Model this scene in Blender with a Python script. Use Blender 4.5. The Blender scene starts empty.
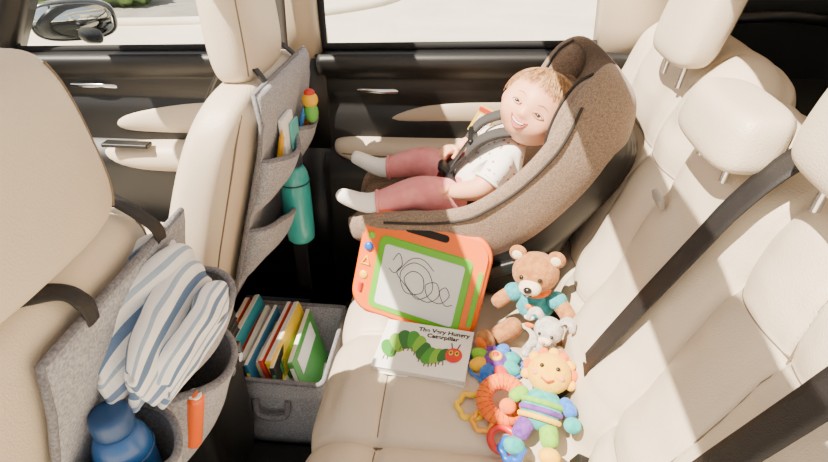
import bpy,bmesh,math,random
from mathutils import Vector,Matrix,noise
from mathutils.bvhtree import BVHTree
V=Vector
random.seed(7)
XF=Matrix.Identity(4)
CUR=[]
def lin(c):
    if isinstance(c,str): c=[int(c[i:i+2],16) for i in (0,2,4)]
    return tuple(((x/255)/12.92 if x/255<=.04045 else ((x/255+.055)/1.055)**2.4) for x in c)+(1,)
MATS={}
def mat(name,col,rough=.5,metal=0,bump=0,bscale=300,col2=None,vscale=6,kind='noise',sheen=0,coat=0,emit=0,lo=.35,hi=.65):
    if name in MATS: return MATS[name]
    m=bpy.data.materials.new(name);m.use_nodes=True
    nt=m.node_tree;N=nt.nodes;L=nt.links
    b=N['Principled BSDF']
    b.inputs['Base Color'].default_value=lin(col)
    b.inputs['Roughness'].default_value=rough
    b.inputs['Metallic'].default_value=metal
    if sheen: b.inputs['Sheen Weight'].default_value=sheen
    if coat: b.inputs['Coat Weight'].default_value=coat
    tc=N.new('ShaderNodeTexCoord')
    if col2:
        if kind=='wave':
            t=N.new('ShaderNodeTexWave');t.inputs['Scale'].default_value=vscale;t.inputs['Distortion'].default_value=6;t.bands_direction='Z'
            o=t.outputs['Fac']
        elif kind=='voronoi':
            t=N.new('ShaderNodeTexVoronoi');t.inputs['Scale'].default_value=vscale;o=t.outputs['Distance']
        else:
            t=N.new('ShaderNodeTexNoise');t.inputs['Scale'].default_value=vscale;t.inputs['Detail'].default_value=4;o=t.outputs['Fac']
        L.new(tc.outputs['Object'],t.inputs['Vector'])
        r=N.new('ShaderNodeValToRGB');r.color_ramp.elements[0].position=lo;r.color_ramp.elements[1].position=hi
        r.color_ramp.elements[0].color=lin(col);r.color_ramp.elements[1].color=lin(col2)
        L.new(o,r.inputs[0]);L.new(r.outputs[0],b.inputs['Base Color'])
    if bump:
        if kind=='leather': t=N.new('ShaderNodeTexVoronoi');o='Distance'
        else: t=N.new('ShaderNodeTexNoise');o='Fac'
        t.inputs['Scale'].default_value=bscale
        L.new(tc.outputs['Object'],t.inputs['Vector'])
        bp=N.new('ShaderNodeBump');bp.inputs['Strength'].default_value=bump;bp.inputs['Distance'].default_value=.002
        L.new(t.outputs[o],bp.inputs['Height']);L.new(bp.outputs[0],b.inputs['Normal'])
    MATS[name]=m
    return m
def uvstripes(name,stops,rough=.9,axis=1,bump=.5):
    m=bpy.data.materials.new(name);m.use_nodes=True;nt=m.node_tree;N=nt.nodes;L=nt.links;b=N['Principled BSDF']
    b.inputs['Roughness'].default_value=rough
    tc=N.new('ShaderNodeTexCoord');sp=N.new('ShaderNodeSeparateXYZ');L.new(tc.outputs['UV'],sp.inputs[0])
    r=N.new('ShaderNodeValToRGB');r.color_ramp.interpolation='CONSTANT';cr=r.color_ramp
    cr.elements[0].position=0;cr.elements[0].color=lin(stops[0][1]);cr.elements[1].position=stops[1][0];cr.elements[1].color=lin(stops[1][1])
    for p,c in stops[2:]:
        e=cr.elements.new(p);e.color=lin(c)
    L.new(sp.outputs[axis],r.inputs[0]);L.new(r.outputs[0],b.inputs['Base Color'])
    t=N.new('ShaderNodeTexNoise');t.inputs['Scale'].default_value=350;L.new(tc.outputs['Object'],t.inputs['Vector'])
    bp=N.new('ShaderNodeBump');bp.inputs['Strength'].default_value=bump;bp.inputs['Distance'].default_value=.002
    L.new(t.outputs['Fac'],bp.inputs['Height']);L.new(bp.outputs[0],b.inputs['Normal'])
    return m
def mk(name,me,m=None,smooth=True,mods=None):
    me.transform(XF)
    if XF.determinant()<0: me.flip_normals()
    ob=bpy.data.objects.new(name,me);bpy.context.collection.objects.link(ob)
    if m: me.materials.append(m)
    if smooth:
        for p in me.polygons:p.use_smooth=True
    CUR.append(ob);return ob
def sub(ob,n=1):
    md=ob.modifiers.new('s','SUBSURF');md.levels=n;md.render_levels=n;return ob
def bmk(name,bm,m,smooth=True,recalc=True):
    if recalc: bmesh.ops.recalc_face_normals(bm,faces=bm.faces)
    me=bpy.data.meshes.new(name);bm.to_mesh(me);bm.free();return mk(name,me,m,smooth)
def group(name,static=False):
    global CUR
    obs=CUR;CUR=[]
    if len(obs)==1:
        obs[0].name=name;return obs[0]
    bpy.context.view_layer.update()
    lo=V((9,9,9));hi=-lo
    for o in obs:
        for c in o.bound_box:
            for i in range(3):
                lo[i]=min(lo[i],c[i]);hi[i]=max(hi[i],c[i])
    e=bpy.data.objects.new(name,None);e.empty_display_size=.05;bpy.context.collection.objects.link(e)
    e.location=((lo.x+hi.x)/2,(lo.y+hi.y)/2,lo.z)
    for o in obs:
        o.parent=e;o.matrix_parent_inverse=Matrix.Translation(-e.location)
    return e
def ell(name,c,r,m,rot=None,seg=28,fn=None):
    if isinstance(r,(int,float)): r=(r,r,r)
    bm=bmesh.new();bmesh.ops.create_uvsphere(bm,u_segments=seg,v_segments=max(8,seg*2//3),radius=1)
    M=Matrix.Diagonal((*r,1))
    if rot is not None: M=(rot.to_4x4() if not isinstance(rot,tuple) else Matrix.Rotation(rot[2],4,'Z')@Matrix.Rotation(rot[1],4,'Y')@Matrix.Rotation(rot[0],4,'X'))@M
    if fn:
        for v in bm.verts: v.co=fn(v.co.copy())
    bmesh.ops.transform(bm,matrix=Matrix.Translation(c)@M,verts=bm.verts)
    return bmk(name,bm,m)
def rbox(name,c,s,m,rot=(0,0,0),bev=.01,seg=3,M=None,taper=None):
    bm=bmesh.new();bmesh.ops.create_cube(bm,size=1)
    for v in bm.verts:
        v.co=V((v.co.x*s[0],v.co.y*s[1],v.co.z*s[2]))
        if taper and v.co.z<0: v.co.x*=taper;v.co.y*=taper
    if bev: bmesh.ops.bevel(bm,geom=bm.edges[:],offset=min(bev,min(s)*.49),segments=seg,profile=.5,affect='EDGES')
    R_=M.to_4x4() if M is not None else Matrix.Rotation(rot[2],4,'Z')@Matrix.Rotation(rot[1],4,'Y')@Matrix.Rotation(rot[0],4,'X')
    bmesh.ops.transform(bm,matrix=Matrix.Translation(c)@R_,verts=bm.verts)
    ob=bmk(name,bm,m,smooth=bev>0)
    if bev:
        md=ob.modifiers.new('wn','WEIGHTED_NORMAL')
    return ob
def loft(name,rings,m,cap=True,s=1,cyc=False,recalc=True):
    bm=bmesh.new();R=[[bm.verts.new(p) for p in r] for r in rings];n=len(rings[0])
    for a,b in zip(R,R[1:]+([R[0]] if cyc else [])):
        for i in range(n): bm.faces.new((a[i],a[(i+1)%n],b[(i+1)%n],b[i]))
    if cap and not cyc:
        bm.faces.new(R[0][::-1]);bm.faces.new(R[-1])
    ob=bmk(name,bm,m,recalc=recalc)
    if s: sub(ob,s)
    return ob
def grid(name,fn,nu,nv,m,thick=0,cu=False,cv=False,s=0,off=1):
    bm=bmesh.new();uvl=bm.loops.layers.uv.new('UVMap')
    P=[[bm.verts.new(fn(i/(nu if cu else nu-1),j/(nv if cv else nv-1))) for j in range(nv)] for i in range(nu)]
    for i in range(nu if cu else nu-1):
        for j in range(nv if cv else nv-1):
            i2=(i+1)%nu;j2=(j+1)%nv
            f=bm.faces.new((P[i][j],P[i2][j],P[i2][j2],P[i][j2]))
            for l,(a,b) in zip(f.loops,((i,j),(i+1,j),(i+1,j+1),(i,j+1))): l[uvl].uv=(a/(nu-1),b/(nv-1))
    ob=bmk(name,bm,m,recalc=False)
    if thick:
        md=ob.modifiers.new('t','SOLIDIFY');md.thickness=thick;md.offset=off
    if s: sub(ob,s)
    return ob
def cat(pts,n=8,cyc=False):
    pts=[V(p) for p in pts];out=[];N=len(pts)
    if N<3 and not cyc:
        return pts
    rng=range(N if cyc else N-1)
    for i in rng:
        g=(lambda k:pts[k%N]) if cyc else (lambda k:pts[max(0,min(N-1,k))])
        p0,p1,p2,p3=g(i-1),g(i),g(i+1),g(i+2)
        for k in range(n):
            t=k/n
            out.append(.5*((2*p1)+(p2-p0)*t+(2*p0-5*p1+4*p2-p3)*t*t+(3*p1-p0-3*p2+p3)*t**3))
    if not cyc: out.append(pts[-1])
    return out
def tube(name,pts,r,m,cyc=False,n=8,res=4,taper=None,raw=False):
    P=[V(p) for p in pts] if raw else cat(pts,n,cyc)
    cu=bpy.data.curves.new('tmp','CURVE');cu.dimensions='3D';sp=cu.splines.new('POLY');sp.points.add(len(P)-1)
    for i,p in enumerate(P):
        sp.points[i].co=(*p,1)
        if taper: sp.points[i].radius=taper(i/(len(P)-1))
    sp.use_cyclic_u=cyc;cu.bevel_depth=r;cu.bevel_resolution=res;cu.use_fill_caps=True
    o=bpy.data.objects.new('tmp',cu);bpy.context.collection.objects.link(o);bpy.context.view_layer.update()
    me=bpy.data.meshes.new_from_object(o.evaluated_get(bpy.context.evaluated_depsgraph_get()))
    bpy.data.objects.remove(o);me.materials.clear()
    return mk(name,me,m)
def ribbon(name,pts,w,m,width,thick=.002,n=8):
    P=cat(pts,n);w0=V(w).normalized();rings=[]
    for i,p in enumerate(P):
        t=(P[min(i+1,len(P)-1)]-P[max(i-1,0)]).normalized()
        ww=(w0-t*w0.dot(t)).normalized();nn=t.cross(ww)
        h=width/2;k=thick/2
        rings.append([p+ww*h+nn*k,p+ww*h*.5+nn*k,p-ww*h*.5+nn*k,p-ww*h+nn*k,p-ww*h-nn*k,p-ww*h*.5-nn*k,p+ww*h*.5-nn*k,p+ww*h-nn*k])
    return loft(name,rings,m,s=0)
def skin(name,verts,edges,rad,m,s=2,root=0,bs=None):
    me=bpy.data.meshes.new('sk');me.from_pydata([V(v) for v in verts],edges,[])
    o=bpy.data.objects.new('sk',me);bpy.context.collection.objects.link(o)
    md=o.modifiers.new('k','SKIN');md.use_smooth_shade=True
    if bs is not None: md.branch_smoothing=bs
    for i,r in enumerate(rad):
        sv=me.skin_vertices[0].data[i];sv.radius=(r,r) if isinstance(r,(int,float)) else r;sv.use_root=(i==root)
    ss=o.modifiers.new('s','SUBSURF');ss.levels=s;ss.render_levels=s
    bpy.context.view_layer.update()
    m2=bpy.data.meshes.new_from_object(o.evaluated_get(bpy.context.evaluated_depsgraph_get()))
    bpy.data.objects.remove(o);m2.materials.clear()
    return mk(name,m2,m)
def text(name,s,size,M,m,ext=.0003,align='CENTER'):
    cu=bpy.data.curves.new('t','FONT');cu.body=s;cu.size=size;cu.extrude=ext;cu.align_x=align;cu.offset=.0006
    o=bpy.data.objects.new('t',cu);bpy.context.collection.objects.link(o);bpy.context.view_layer.update()
    me=bpy.data.meshes.new_from_object(o.evaluated_get(bpy.context.evaluated_depsgraph_get()))
    bpy.data.objects.remove(o);me.materials.clear();me.transform(M)
    return mk(name,me,m,smooth=False)
def frame(o,x,z):
    x=V(x).normalized();z=V(z);z=(z-x*z.dot(x)).normalized();y=z.cross(x)
    M=Matrix((x,y,z)).transposed().to_4x4();M.translation=V(o);return M
def sect(c,a,b,ex=3,n=28,ax=V((1,0,0)),ay=V((0,1,0))):
    out=[]
    for i in range(n):
        t=2*math.pi*i/n;ct,st=math.cos(t),math.sin(t)
        out.append(V(c)+ax*a*math.copysign(abs(ct)**(2/ex),ct)+ay*b*math.copysign(abs(st)**(2/ex),st))
    return out
def g(x,s): return math.exp(-(x/s)**2)
def sstep(a,b,x):
    t=max(0,min(1,(x-a)/(b-a)));return t*t*(3-2*t)
def interp(tab,z):
    for (a,b),(c,d) in zip(tab,tab[1:]):
        if z<=c or (c,d)==tab[-1]: return b+(d-b)*(z-a)/(c-a)

# ---------------------------------------------------------------- materials
leather=mat('leather_beige','cfc0aa',.40,bump=.25,bscale=420,kind='leather')
leather2=mat('leather_beige_seam','6f6151',.7)
black=mat('black_plastic','101010',.45,bump=.15,bscale=500)
blackm=mat('black_matte','0a0a0b',.8)
carpet=mat('carpet_black','0c0c0d',.95,bump=.8,bscale=500)
beigepl=mat('beige_trim','b5a48c',.5,bump=.1)
headliner=mat('headliner_cream','d6cab6',.8)
chrome=mat('chrome','d8d8d8',.18,1)
wood=mat('dark_wood','1d130d',.25,col2='5a3c24',kind='wave',vscale=14,coat=.5)
webbing=mat('belt_webbing','181616',.6,bump=.4,bscale=600)
felt=mat('grey_felt','828287',.95,col2='acacb0',vscale=260,bump=.5,bscale=500,sheen=.15)
feltd=mat('grey_felt_dark','626166',.95,col2='828186',vscale=260,bump=.5,bscale=500)
taupe=mat('taupe_fabric','6d5b4c',.9,col2='947f6c',vscale=330,bump=.5,bscale=500,sheen=.15)
taupel=mat('taupe_fabric_light','857262',.9,col2='a5917e',vscale=330,bump=.5,bscale=500)
skinm=mat('skin','e0a07e',.5,col2='e9ad8c',vscale=20)
skinm.node_tree.nodes['Principled BSDF'].inputs['Subsurface Weight'].default_value=.15
skinm.node_tree.nodes['Principled BSDF'].inputs['Subsurface Radius'].default_value=(.02,.008,.004)
white=mat('white','f4f1ea',.6)

# ---------------------------------------------------------------- shell
rbox('floor',(-.3,.72,-.03),(2.6,1.6,.06),carpet,bev=0);group('floor')
loft('h',[[V((x,.72+.17*c,.0+.07*s)) for c,s in ((-1,-.1),(-.85,.7),(-.5,1),(0,1.05),(.5,1),(.85,.7),(1,-.1))] for x in (-1.4,-.6,-.1,.2)],carpet,s=1);group('floor_tunnel')
def door(x0,x1,beltL,beltR,feat):
    Y=1.49
    def fn(u,v):
        x=x0+(x1-x0)*u;zt=beltL+(beltR-beltL)*u;z=.02+(zt-.02)*v
        y=Y
        y-=.030*g(z-(zt-.01),.025)
        y+=.012*g(z-.73,.03)
        y-=.045*sstep(.60,.53,z)*sstep(.02,.3,z)
        return V((x,y,z))
    grid('panel',fn,50,90,black,thick=.03)
    rbox('belt_cap',((x0+x1)/2,Y+.0,(beltL+beltR)/2-.005),(x1-x0,.07,.025),black,rot=(0,-math.atan2(beltR-beltL,x1-x0),0),bev=.01)
    feat(Y)
def feat_rear(Y):
    pts=[(-.33,.785,.008),(-.26,.80,.022),(-.15,.81,.030),(-.05,.812,.024),(.06,.81,.012),(.12,.805,.006)]
    loft('wood_trim',[[V((x,Y+.012-.034*c,z+h*s)) for c,s in ((0,-1),(.8,-.8),(1,0),(.8,.8),(0,1))] for x,z,h in pts],wood,s=2)
    rbox('handle_cup',(-.25,Y-.005,.772),(.15,.02,.045),blackm,bev=.015)
    tube('door_handle',[(-.315,Y-.015,.770),(-.28,Y-.03,.774),(-.23,Y-.032,.774),(-.19,Y-.02,.772)],.008,chrome,taper=lambda t:.6+.6*t)
    loft('insert',[[V((x,Y+.01-.045*c,z+h*s)) for c,s in ((-.5,-1),(.7,-.85),(1,0),(.7,.85),(-.5,1))] for x,z,h in ((-.24,.69,.015),(-.14,.70,.038),(0,.715,.055),(.2,.725,.06),(.34,.73,.06))],beigepl,s=2)
    loft('armrest',[[V((x,Y-.02-d*c,z+h*s)) for c,s in ((-.6,-1),(.6,-.9),(1,-.2),(.95,.6),(.5,1),(-.6,1))] for x,z,h,d in ((-.375,.61,.015,.03),(-.35,.60,.04,.06),(-.2,.595,.045,.075),(0,.60,.045,.075),(.3,.61,.045,.07))],leather,s=2)
    tube('armrest_seam',[(-.34,Y-.095,.612),(-.2,Y-.1,.61),(.0,Y-.1,.615),(.3,Y-.095,.62)],.0018,leather2)
    tube('speaker_ring',[(-.2+.075*math.cos(a),Y-.045,.28+.075*math.sin(a)) for a in [i*.39 for i in range(16)]],.006,black,cyc=True)
def feat_front(Y):
    pts=[(-1.02,.745,.006),(-.92,.770,.022),(-.8,.782,.030),(-.68,.785,.024),(-.58,.785,.012)]
    loft('wood_trim',[[V((x,Y+.012-.034*c,z+h*s)) for c,s in ((0,-1),(.8,-.8),(1,0),(.8,.8),(0,1))] for x,z,h in pts],wood,s=2)
    rbox('handle_cup',(-1.08,Y-.005,.755),(.18,.02,.05),blackm,bev=.015)
    tube('door_handle',[(-1.15,Y-.015,.760),(-1.1,Y-.03,.763),(-1.04,Y-.032,.764),(-1.0,Y-.02,.760)],.008,chrome)
    loft('insert',[[V((x,Y+.01-.055*c,z+h*s)) for c,s in ((-.5,-1),(.7,-.85),(1,0),(.7,.85),(-.5,1))] for x,z,h in ((-1.04,.645,.02),(-.98,.655,.050),(-.85,.665,.068),(-.7,.67,.072),(-.56,.67,.07))],leather,s=2)
    loft('armrest',[[V((x,Y-.02-d*c,z+h*s)) for c,s in ((-.6,-1),(.6,-.9),(1,-.2),(.95,.6),(.5,1),(-.6,1))] for x,z,h,d in ((-1.10,.56,.015,.03),(-1.05,.55,.04,.06),(-.95,.55,.055,.075),(-.75,.555,.055,.075),(-.56,.56,.05,.07))],leather,s=2)
    rbox('window_switches',(-.98,Y-.085,.608),(.14,.035,.012),black,bev=.004)
door(-.40,.42,.86,.885,feat_rear);group('door_1')
door(-1.45,-.5,.83,.86,feat_front);group('door_2')
Y=1.49
loft('b',[[V((x0,y0,z)),V((x1,y0,z)),V((x1+.01,Y+.06,z)),V((x0-.01,Y+.06,z))] for x0,x1,y0,z in ((-.51,-.385,1.46,.0),(-.51,-.385,1.45,.60))],black,s=0)
loft('b2',[[V((x0,y0,z)),V(((x0+x1)/2,y0-.012,z)),V((x1,y0,z)),V((x1+.01,Y+.06,z)),V((x0-.01,Y+.06,z))] for x0,x1,y0,z in ((-.515,-.40,1.45,.84),(-.51,-.405,1.44,.95),(-.50,-.41,1.42,1.38))],beigepl,s=0)
loft('b3',[[V((x0,y0,z)),V((x1,y0,z)),V((x1+.01,Y+.06,z)),V((x0-.01,Y+.06,z))] for x0,x1,y0,z in ((-.51,-.385,1.45,.60),(-.525,-.385,1.445,.86))],black,s=0)
group('trim_1')
for k,(a,b,zl,zr) in enumerate(((-.395,.34,.875,.90),(-1.3,-.51,.845,.872))):
    tube('seal',[(a,Y+.02,1.36),(a,Y+.02,zl),(b,Y+.02,zr),(b-.02,Y+.02,1.36)],.014,blackm,raw=True)
    group('trim_%d'%(k+2))
loft('c',[[V((x0,1.47,z)),V((x1,1.44,z)),V((x1,1.56,z)),V((x0,1.56,z))] for x0,x1,z in ((.33,.50,.86),(.325,.47,.95),(.30,.43,1.38))],beigepl,s=0);group('trim_4')
rbox('wall_rear',(1.0,.75,.62),(.06,1.6,1.2),blackm,bev=0);group('wall_rear')
rbox('q',(.72,1.50,.65),(.60,.06,1.3),blackm,bev=0);group('wall_right')
rbox('p',(.78,.75,.82),(.40,1.46,.03),carpet,bev=.01);group('parcel_shelf')
tube('gh',[(.55,1.44,.98),(.58,1.39,.99),(.70,1.38,1.0),(.80,1.39,.99),(.83,1.44,.98)],.012,black);group('grab_handle')
loft('a',[[V((x-.06,1.46,z)),V((x+.06,1.46,z)),V((x+.05,1.56,z)),V((x-.06,1.56,z))] for x,z in ((-1.38,.0),(-1.36,.84),(-1.22,1.05),(-1.0,1.38))],black,s=0);group('trim_5')
rbox('d',(-1.62,.75,.6),(.4,1.5,.45),black,bev=.08,seg=5);group('dashboard')
bm=bmesh.new()
def quad(x0,x1,y0,y1,z0=1.40,z1=1.44):
    r=bmesh.ops.create_cube(bm,size=1)
    bmesh.ops.transform(bm,matrix=Matrix.Translation(((x0+x1)/2,(y0+y1)/2,(z0+z1)/2))@Matrix.Diagonal((x1-x0,y1-y0,z1-z0,1)),verts=r['verts'])
# unseen roof; openings and cross members invented to let in and pattern sun
quad(.27,1.1,.0,1.52);quad(-1.0,.27,1.38,1.52);quad(-1.0,.27,-.02,.12);quad(-1.25,-1.0,0,1.52);quad(-.62,-.42,.12,1.38);quad(-.06,.05,.12,1.38)
bmk('ceiling',bm,headliner,smooth=False);group('ceiling')
glass=bpy.data.materials.new('window_glass');glass.use_nodes=True
nt=glass.node_tree;N=nt.nodes;N.clear();o=N.new('ShaderNodeOutputMaterial');mx=N.new('ShaderNodeMixShader');tr=N.new('ShaderNodeBsdfTransparent');gl=N.new('ShaderNodeBsdfGlossy')
tr.inputs[0].default_value=(.93,.96,.95,1);gl.inputs['Roughness'].default_value=.02;mx.inputs[0].default_value=.05
nt.links.new(tr.outputs[0],mx.inputs[1]);nt.links.new(gl.outputs[0],mx.inputs[2]);nt.links.new(mx.outputs[0],o.inputs[0])
for k,(a,b) in enumerate(((-.39,.34),(-1.3,-.51))):
    grid('window',lambda u,v:V((a+(b-a)*u,Y+.03,.86+.52*v)),2,2,glass);group('window_%d'%(k+1))
conc=mat('driveway_concrete','c6bcaa',.9,col2='d6ccba',vscale=1.2,bump=.3,bscale=20)
asph=mat('street_asphalt','77726a',.95,col2='86817a',vscale=3,bump=.4,bscale=60)
grid('g',lambda u,v:V((-30+60*u,-10+50*v,-.35)),2,2,conc);group('ground')
def rd(u,v):
    y=7.2+2.2*v;x=-12+9*u
    return V((x,y+.06*(x+7)**2*.3,-.345))
grid('r',rd,30,4,asph);group('street')
tube('c',[(-12,8.3,-.33),(-9,7.3,-.33),(-6,7.0,-.33),(-3,7.5,-.33),(-1.5,8.6,-.33),(-1,10,-.33)],.07,conc);group('curb')
leaf=mat('foliage','4c6a35',.8,col2='7f9a55',vscale=6,bump=1,bscale=12)
for (x,y,r) in ((-6.0,8.0,.45),(-6.9,8.4,.6),(-5.2,8.5,.4),(-3.0,11,.6)):
    def bf(c):
        return c*(1+.35*noise.noise(c*3.1+V((x,y,0)))+.12*noise.noise(c*9))
    ell('s',(x,y,-.05),(r,r,r*.8),leaf,seg=48,fn=bf);group('shrub')
rings=[]
nrm=V((.45,-.9,0)).normalized();axm=V((.9,.45,0)).normalized()
for t,k in ((0,.92),(.0,1),(.03,1.0),(.07,.88),(.10,.6),(.115,.2)):
    rings.append(sect(V((-1.24,1.70,.885))-nrm*t,.125*k,.062*k,3,24,axm,V((0,0,1))))
loft('housing',rings,mat('mirror_housing','24282c',.25,coat=.6),s=1)
loft('mirror_glass',[sect(V((-1.24,1.70,.885))+nrm*.002,.113,.052,3,24,axm,V((0,0,1))),sect(V((-1.24,1.70,.885))+nrm*.004,.112,.051,3,24,axm,V((0,0,1)))],mat('mirror_glass','c8d0d4',.03,1),s=0)
loft('arm',[sect((-1.12+.0,1.60,.85),.04,.02,3,12,V((1,0,0)),V((0,0,1))),sect((-1.20,1.70,.86),.05,.02,3,12,V((1,0,0)),V((0,0,1)))],black,s=1)
group('side_mirror')

# ---------------------------------------------------------------- rear bench
seams_y=[.64,.93]
def prep(prof,n):
    P=cat([(a,0,b) for a,b in prof],n);
    NN=[]
    for i in range(len(P)):
        t=(P[min(i+1,len(P)-1)]-P[max(i-1,0)]).normalized();NN.append((t.z,-t.x))
    return P,NN
CP,CN=prep([(.40,.345),(.30,.36),(.22,.376),(.10,.385),(-.05,.39),(-.16,.393),(-.222,.385),(-.258,.36),(-.272,.32),(-.262,.24),(-.235,.15),(-.22,.08)],14)
CN=[(-a,-b) for a,b in CN]
if CN[40][1]<0: CN=[(-a,-b) for a,b in CN]
def cush(u,v):
    i=int(round(u*(len(CP)-1)));P=CP[i]
    y=.02+1.42*v
    z=P.z;x=P.x
    d=0
    for s in seams_y: d+=.010*g(y-s,.006)+.010*g(y-s,.03)
    top=sstep(-.24,-.2,x)
    d+=top*(.009*g(x+.13,.006)+.009*g(x+.13,.03))
    for a,b in ((.02,.64),(.64,.93),(.93,1.44)):
        if a<=y<=b:
            q=(y-a)/(b-a);d-=.012*math.sin(math.pi*q)**.5*top
    d+=top*.008*(g(y-.33,.15)+g(y-1.19,.15))
    d+=.003*noise.noise(V((x*9,y*9,1)))+.0022*noise.noise(V((x*30,y*12,3)))
    nx,nz=CN[i]
    e=min(y-.02,1.44-y);r=.03
    if e<r: d+=.03*(1-math.sqrt(max(0,1-(1-e/r)**2)))
    return V((x-nx*d,y,z-nz*d))
grid('cushion',cush,len(CP),300,leather)
rbox('seat_base',(.1,.73,.15),(.62,1.38,.3),blackm,bev=.01)
BP,BN=prep([(.20,.30),(.225,.36),(.25,.42),(.285,.55),(.33,.70),(.375,.84),(.403,.925),(.435,.970),(.48,.985),(.53,.97),(.565,.91),(.565,.6)],14)
if BN[60][0]>0: BN=[(-a,-b) for a,b in BN]
INS=(.14,.52,1.05,1.37)
def insy(s,z): return s+.03*math.sin((z-.4)*5)*(1 if s in(.14,1.05) else -1)
def back(u,v,lift=0):
    i=int(round(u*(len(BP)-1)));P=BP[i];nx,nz=BN[i];y=.02+1.42*v;z=P.z
    d=-lift
    fr=1 if i<14*7 else max(0,1-(i-98)/20)
    for s in (.64,.93): d+=.013*g(y-s,.007)+.016*g(y-s,.035)
    for s in INS:
        ss=insy(s,z)
        d+=fr*(.007*g(y-ss,.005)+.010*g(y-ss,.03))
    for zz in (.50,.80): d+=fr*(.006*g(z-zz,.0045)+.011*g(z-zz,.03))*(1 if not(.64<y<.93) else .3)
    for a,b in ((.02,.64),(.64,.93),(.93,1.44)):
        if a<=y<=b:
            q=(y-a)/(b-a);d-=.018*math.sin(math.pi*q)**.5
    d+=fr*.028*(g(y-.33,.15)+g(y-1.21,.15))
    d-=fr*.022*g(z-.48,.08)
    d+=.004*noise.noise(V((z*9,y*9,1)))+.0028*noise.noise(V((z*28,y*14,3)))
    if i>76: d+=.05*g(y-.785,.13)*sstep(76,90,i)
    e=min(y-.02,1.44-y);r=.035
    if e<r: d+=.03*(1-math.sqrt(max(0,1-(1-e/r)**2)))
    return V((P.x-nx*d,y,P.z-nz*d))
grid('backrest',back,len(BP),300,leather)
nb=len(BP)-1
for s in INS+(.64,.93):
    tube('seam',[back(i/nb,((insy(s,BP[i].z) if s in INS else s)-.02)/1.42,-.0005) for i in range(20,104,3)],.0016,leather2,raw=True,res=2)
for zz in (.50,.80):
    i=min(range(nb),key=lambda k:abs(BP[k].z-zz))
    for a,b in ((.03,.63),(.94,1.43)):
        tube('seam',[back(i/nb,(a+(b-a)*k/60-.02)/1.42,-.0005) for k in range(61)],.0016,leather2,raw=True,res=2)
nc=len(CP)-1
for s in seams_y: tube('seam',[cush(i/nc,(s-.02)/1.42) for i in range(10,nc-20,3)],.0016,leather2,raw=True,res=2)
i=min(range(nc),key=lambda k:abs(CP[k].x+.13)+(9 if CP[k].z<.37 else 0))
tube('seam',[cush(i/nc,k/80) for k in range(1,80)],.0016,leather2,raw=True,res=2)
def headrest(name,c,hx,hy,hz,lean,ex=3.0,posts=True,zb=.1):
    rings=[]
    for t in [i/10 for i in range(11)]:
        a=-1+2*t;k=(1-abs(a)**3.2)**(1/2.6) if abs(a)<1 else .0
        k=max(k,.35)
        cx=c[0]+lean*a*hz
        rings.append(sect((cx,c[1],c[2]+a*hz*1.0),hx*(.5+.5*k),hy*(.72+.28*k)*(1-.06*a),ex,28))
    ob=loft(name,rings,leather,s=2)
    for sg in (-1,1):
        pts=[]
        for k in range(11):
            a=-.8+1.6*k/10
            kk=max((1-abs(a)**3.2)**(1/2.6),.35)
            r=sect((0,0,0),hx*(.5+.5*kk),hy*(.72+.28*kk)*(1-.06*a),ex,28)
            p=r[4 if sg>0 else -4]
            pts.append((c[0]+lean*a*hz+p.x-.001,c[1]+p.y*.995,c[2]+a*hz))
        tube(name+'_seam',pts,.0018,leather2,n=4)
    if posts:
        for s in (-1,1): tube('post',[(c[0]-lean*hz,c[1]+s*hy*.45,c[2]-hz-zb),(c[0]-lean*hz*.5,c[1]+s*hy*.45,c[2]-hz*.4)],.006,chrome,raw=True)
headrest('headrest_1',(.420,1.12,1.062),.043,.105,.095,.25,zb=.04)
headrest('headrest_2',(.376,.785,.970),.048,.105,.042,.2,ex=3.2,zb=.03)
headrest('headrest_3',(.412,.535,1.048),.045,.105,.065,.2,zb=.04)
for zz,y in ((.415,.60),(.415,.97)):
    rbox('buckle_receiver',(.235,y,zz),(.05,.03,.03),black,rot=(0,.5,0),bev=.006)
rbox('belt_guide',(.335,.86,.80),(.012,.045,.02),mat('guide_grey','9a938a',.4),rot=(0,-.3,0),bev=.004)
group('rear_bench_seat')
def bx(z): return interp([(.30,.20),(.42,.25),(.55,.285),(.70,.33),(.84,.375),(.925,.403),(.97,.435)],z)
def beltpts(y0,z0,y1,z1,n=9,off=.034):
    return [(bx(z0+(z1-z0)*i/n)-off,y0+(y1-y0)*i/n,z0+(z1-z0)*i/n) for i in range(n+1)]
ribbon('webbing',[(.50,.650,1.012),(.44,.655,1.003)]+beltpts(.660,.955,.755,.46,8)+[(.20,.775,.42)],(0,1,.1),webbing,.042,.0025)
rbox('tongue',(.205,.775,.425),(.03,.05,.07),black,rot=(0,.7,0),bev=.006)
rbox('latch',(.185,.785,.40),(.02,.03,.05),chrome,rot=(0,.9,0),bev=.003)
group('seat_belt')
ribbon('webbing',[(.50,.36,1.015),(.43,.365,1.008)]+beltpts(.37,.96,.45,.44,8),(0,1,.1),webbing,.042,.0025)
rbox('tongue',(.20,.455,.41),(.03,.05,.07),black,rot=(0,.7,0),bev=.006)
group('seat_belt')
ribbon('webbing',[(-.47,1.405,1.30),(-.47,1.39,1.1),(-.485,1.395,.8),(-.50,1.41,.4),(-.50,1.41,.1)],(1,0,0),mat('belt_grey','3a3734',.6,bump=.3,bscale=500),.045,.0025)
rbox('d_ring',(-.47,1.41,1.16),(.06,.03,.05),black,bev=.01)
group('seat_belt')

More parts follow.
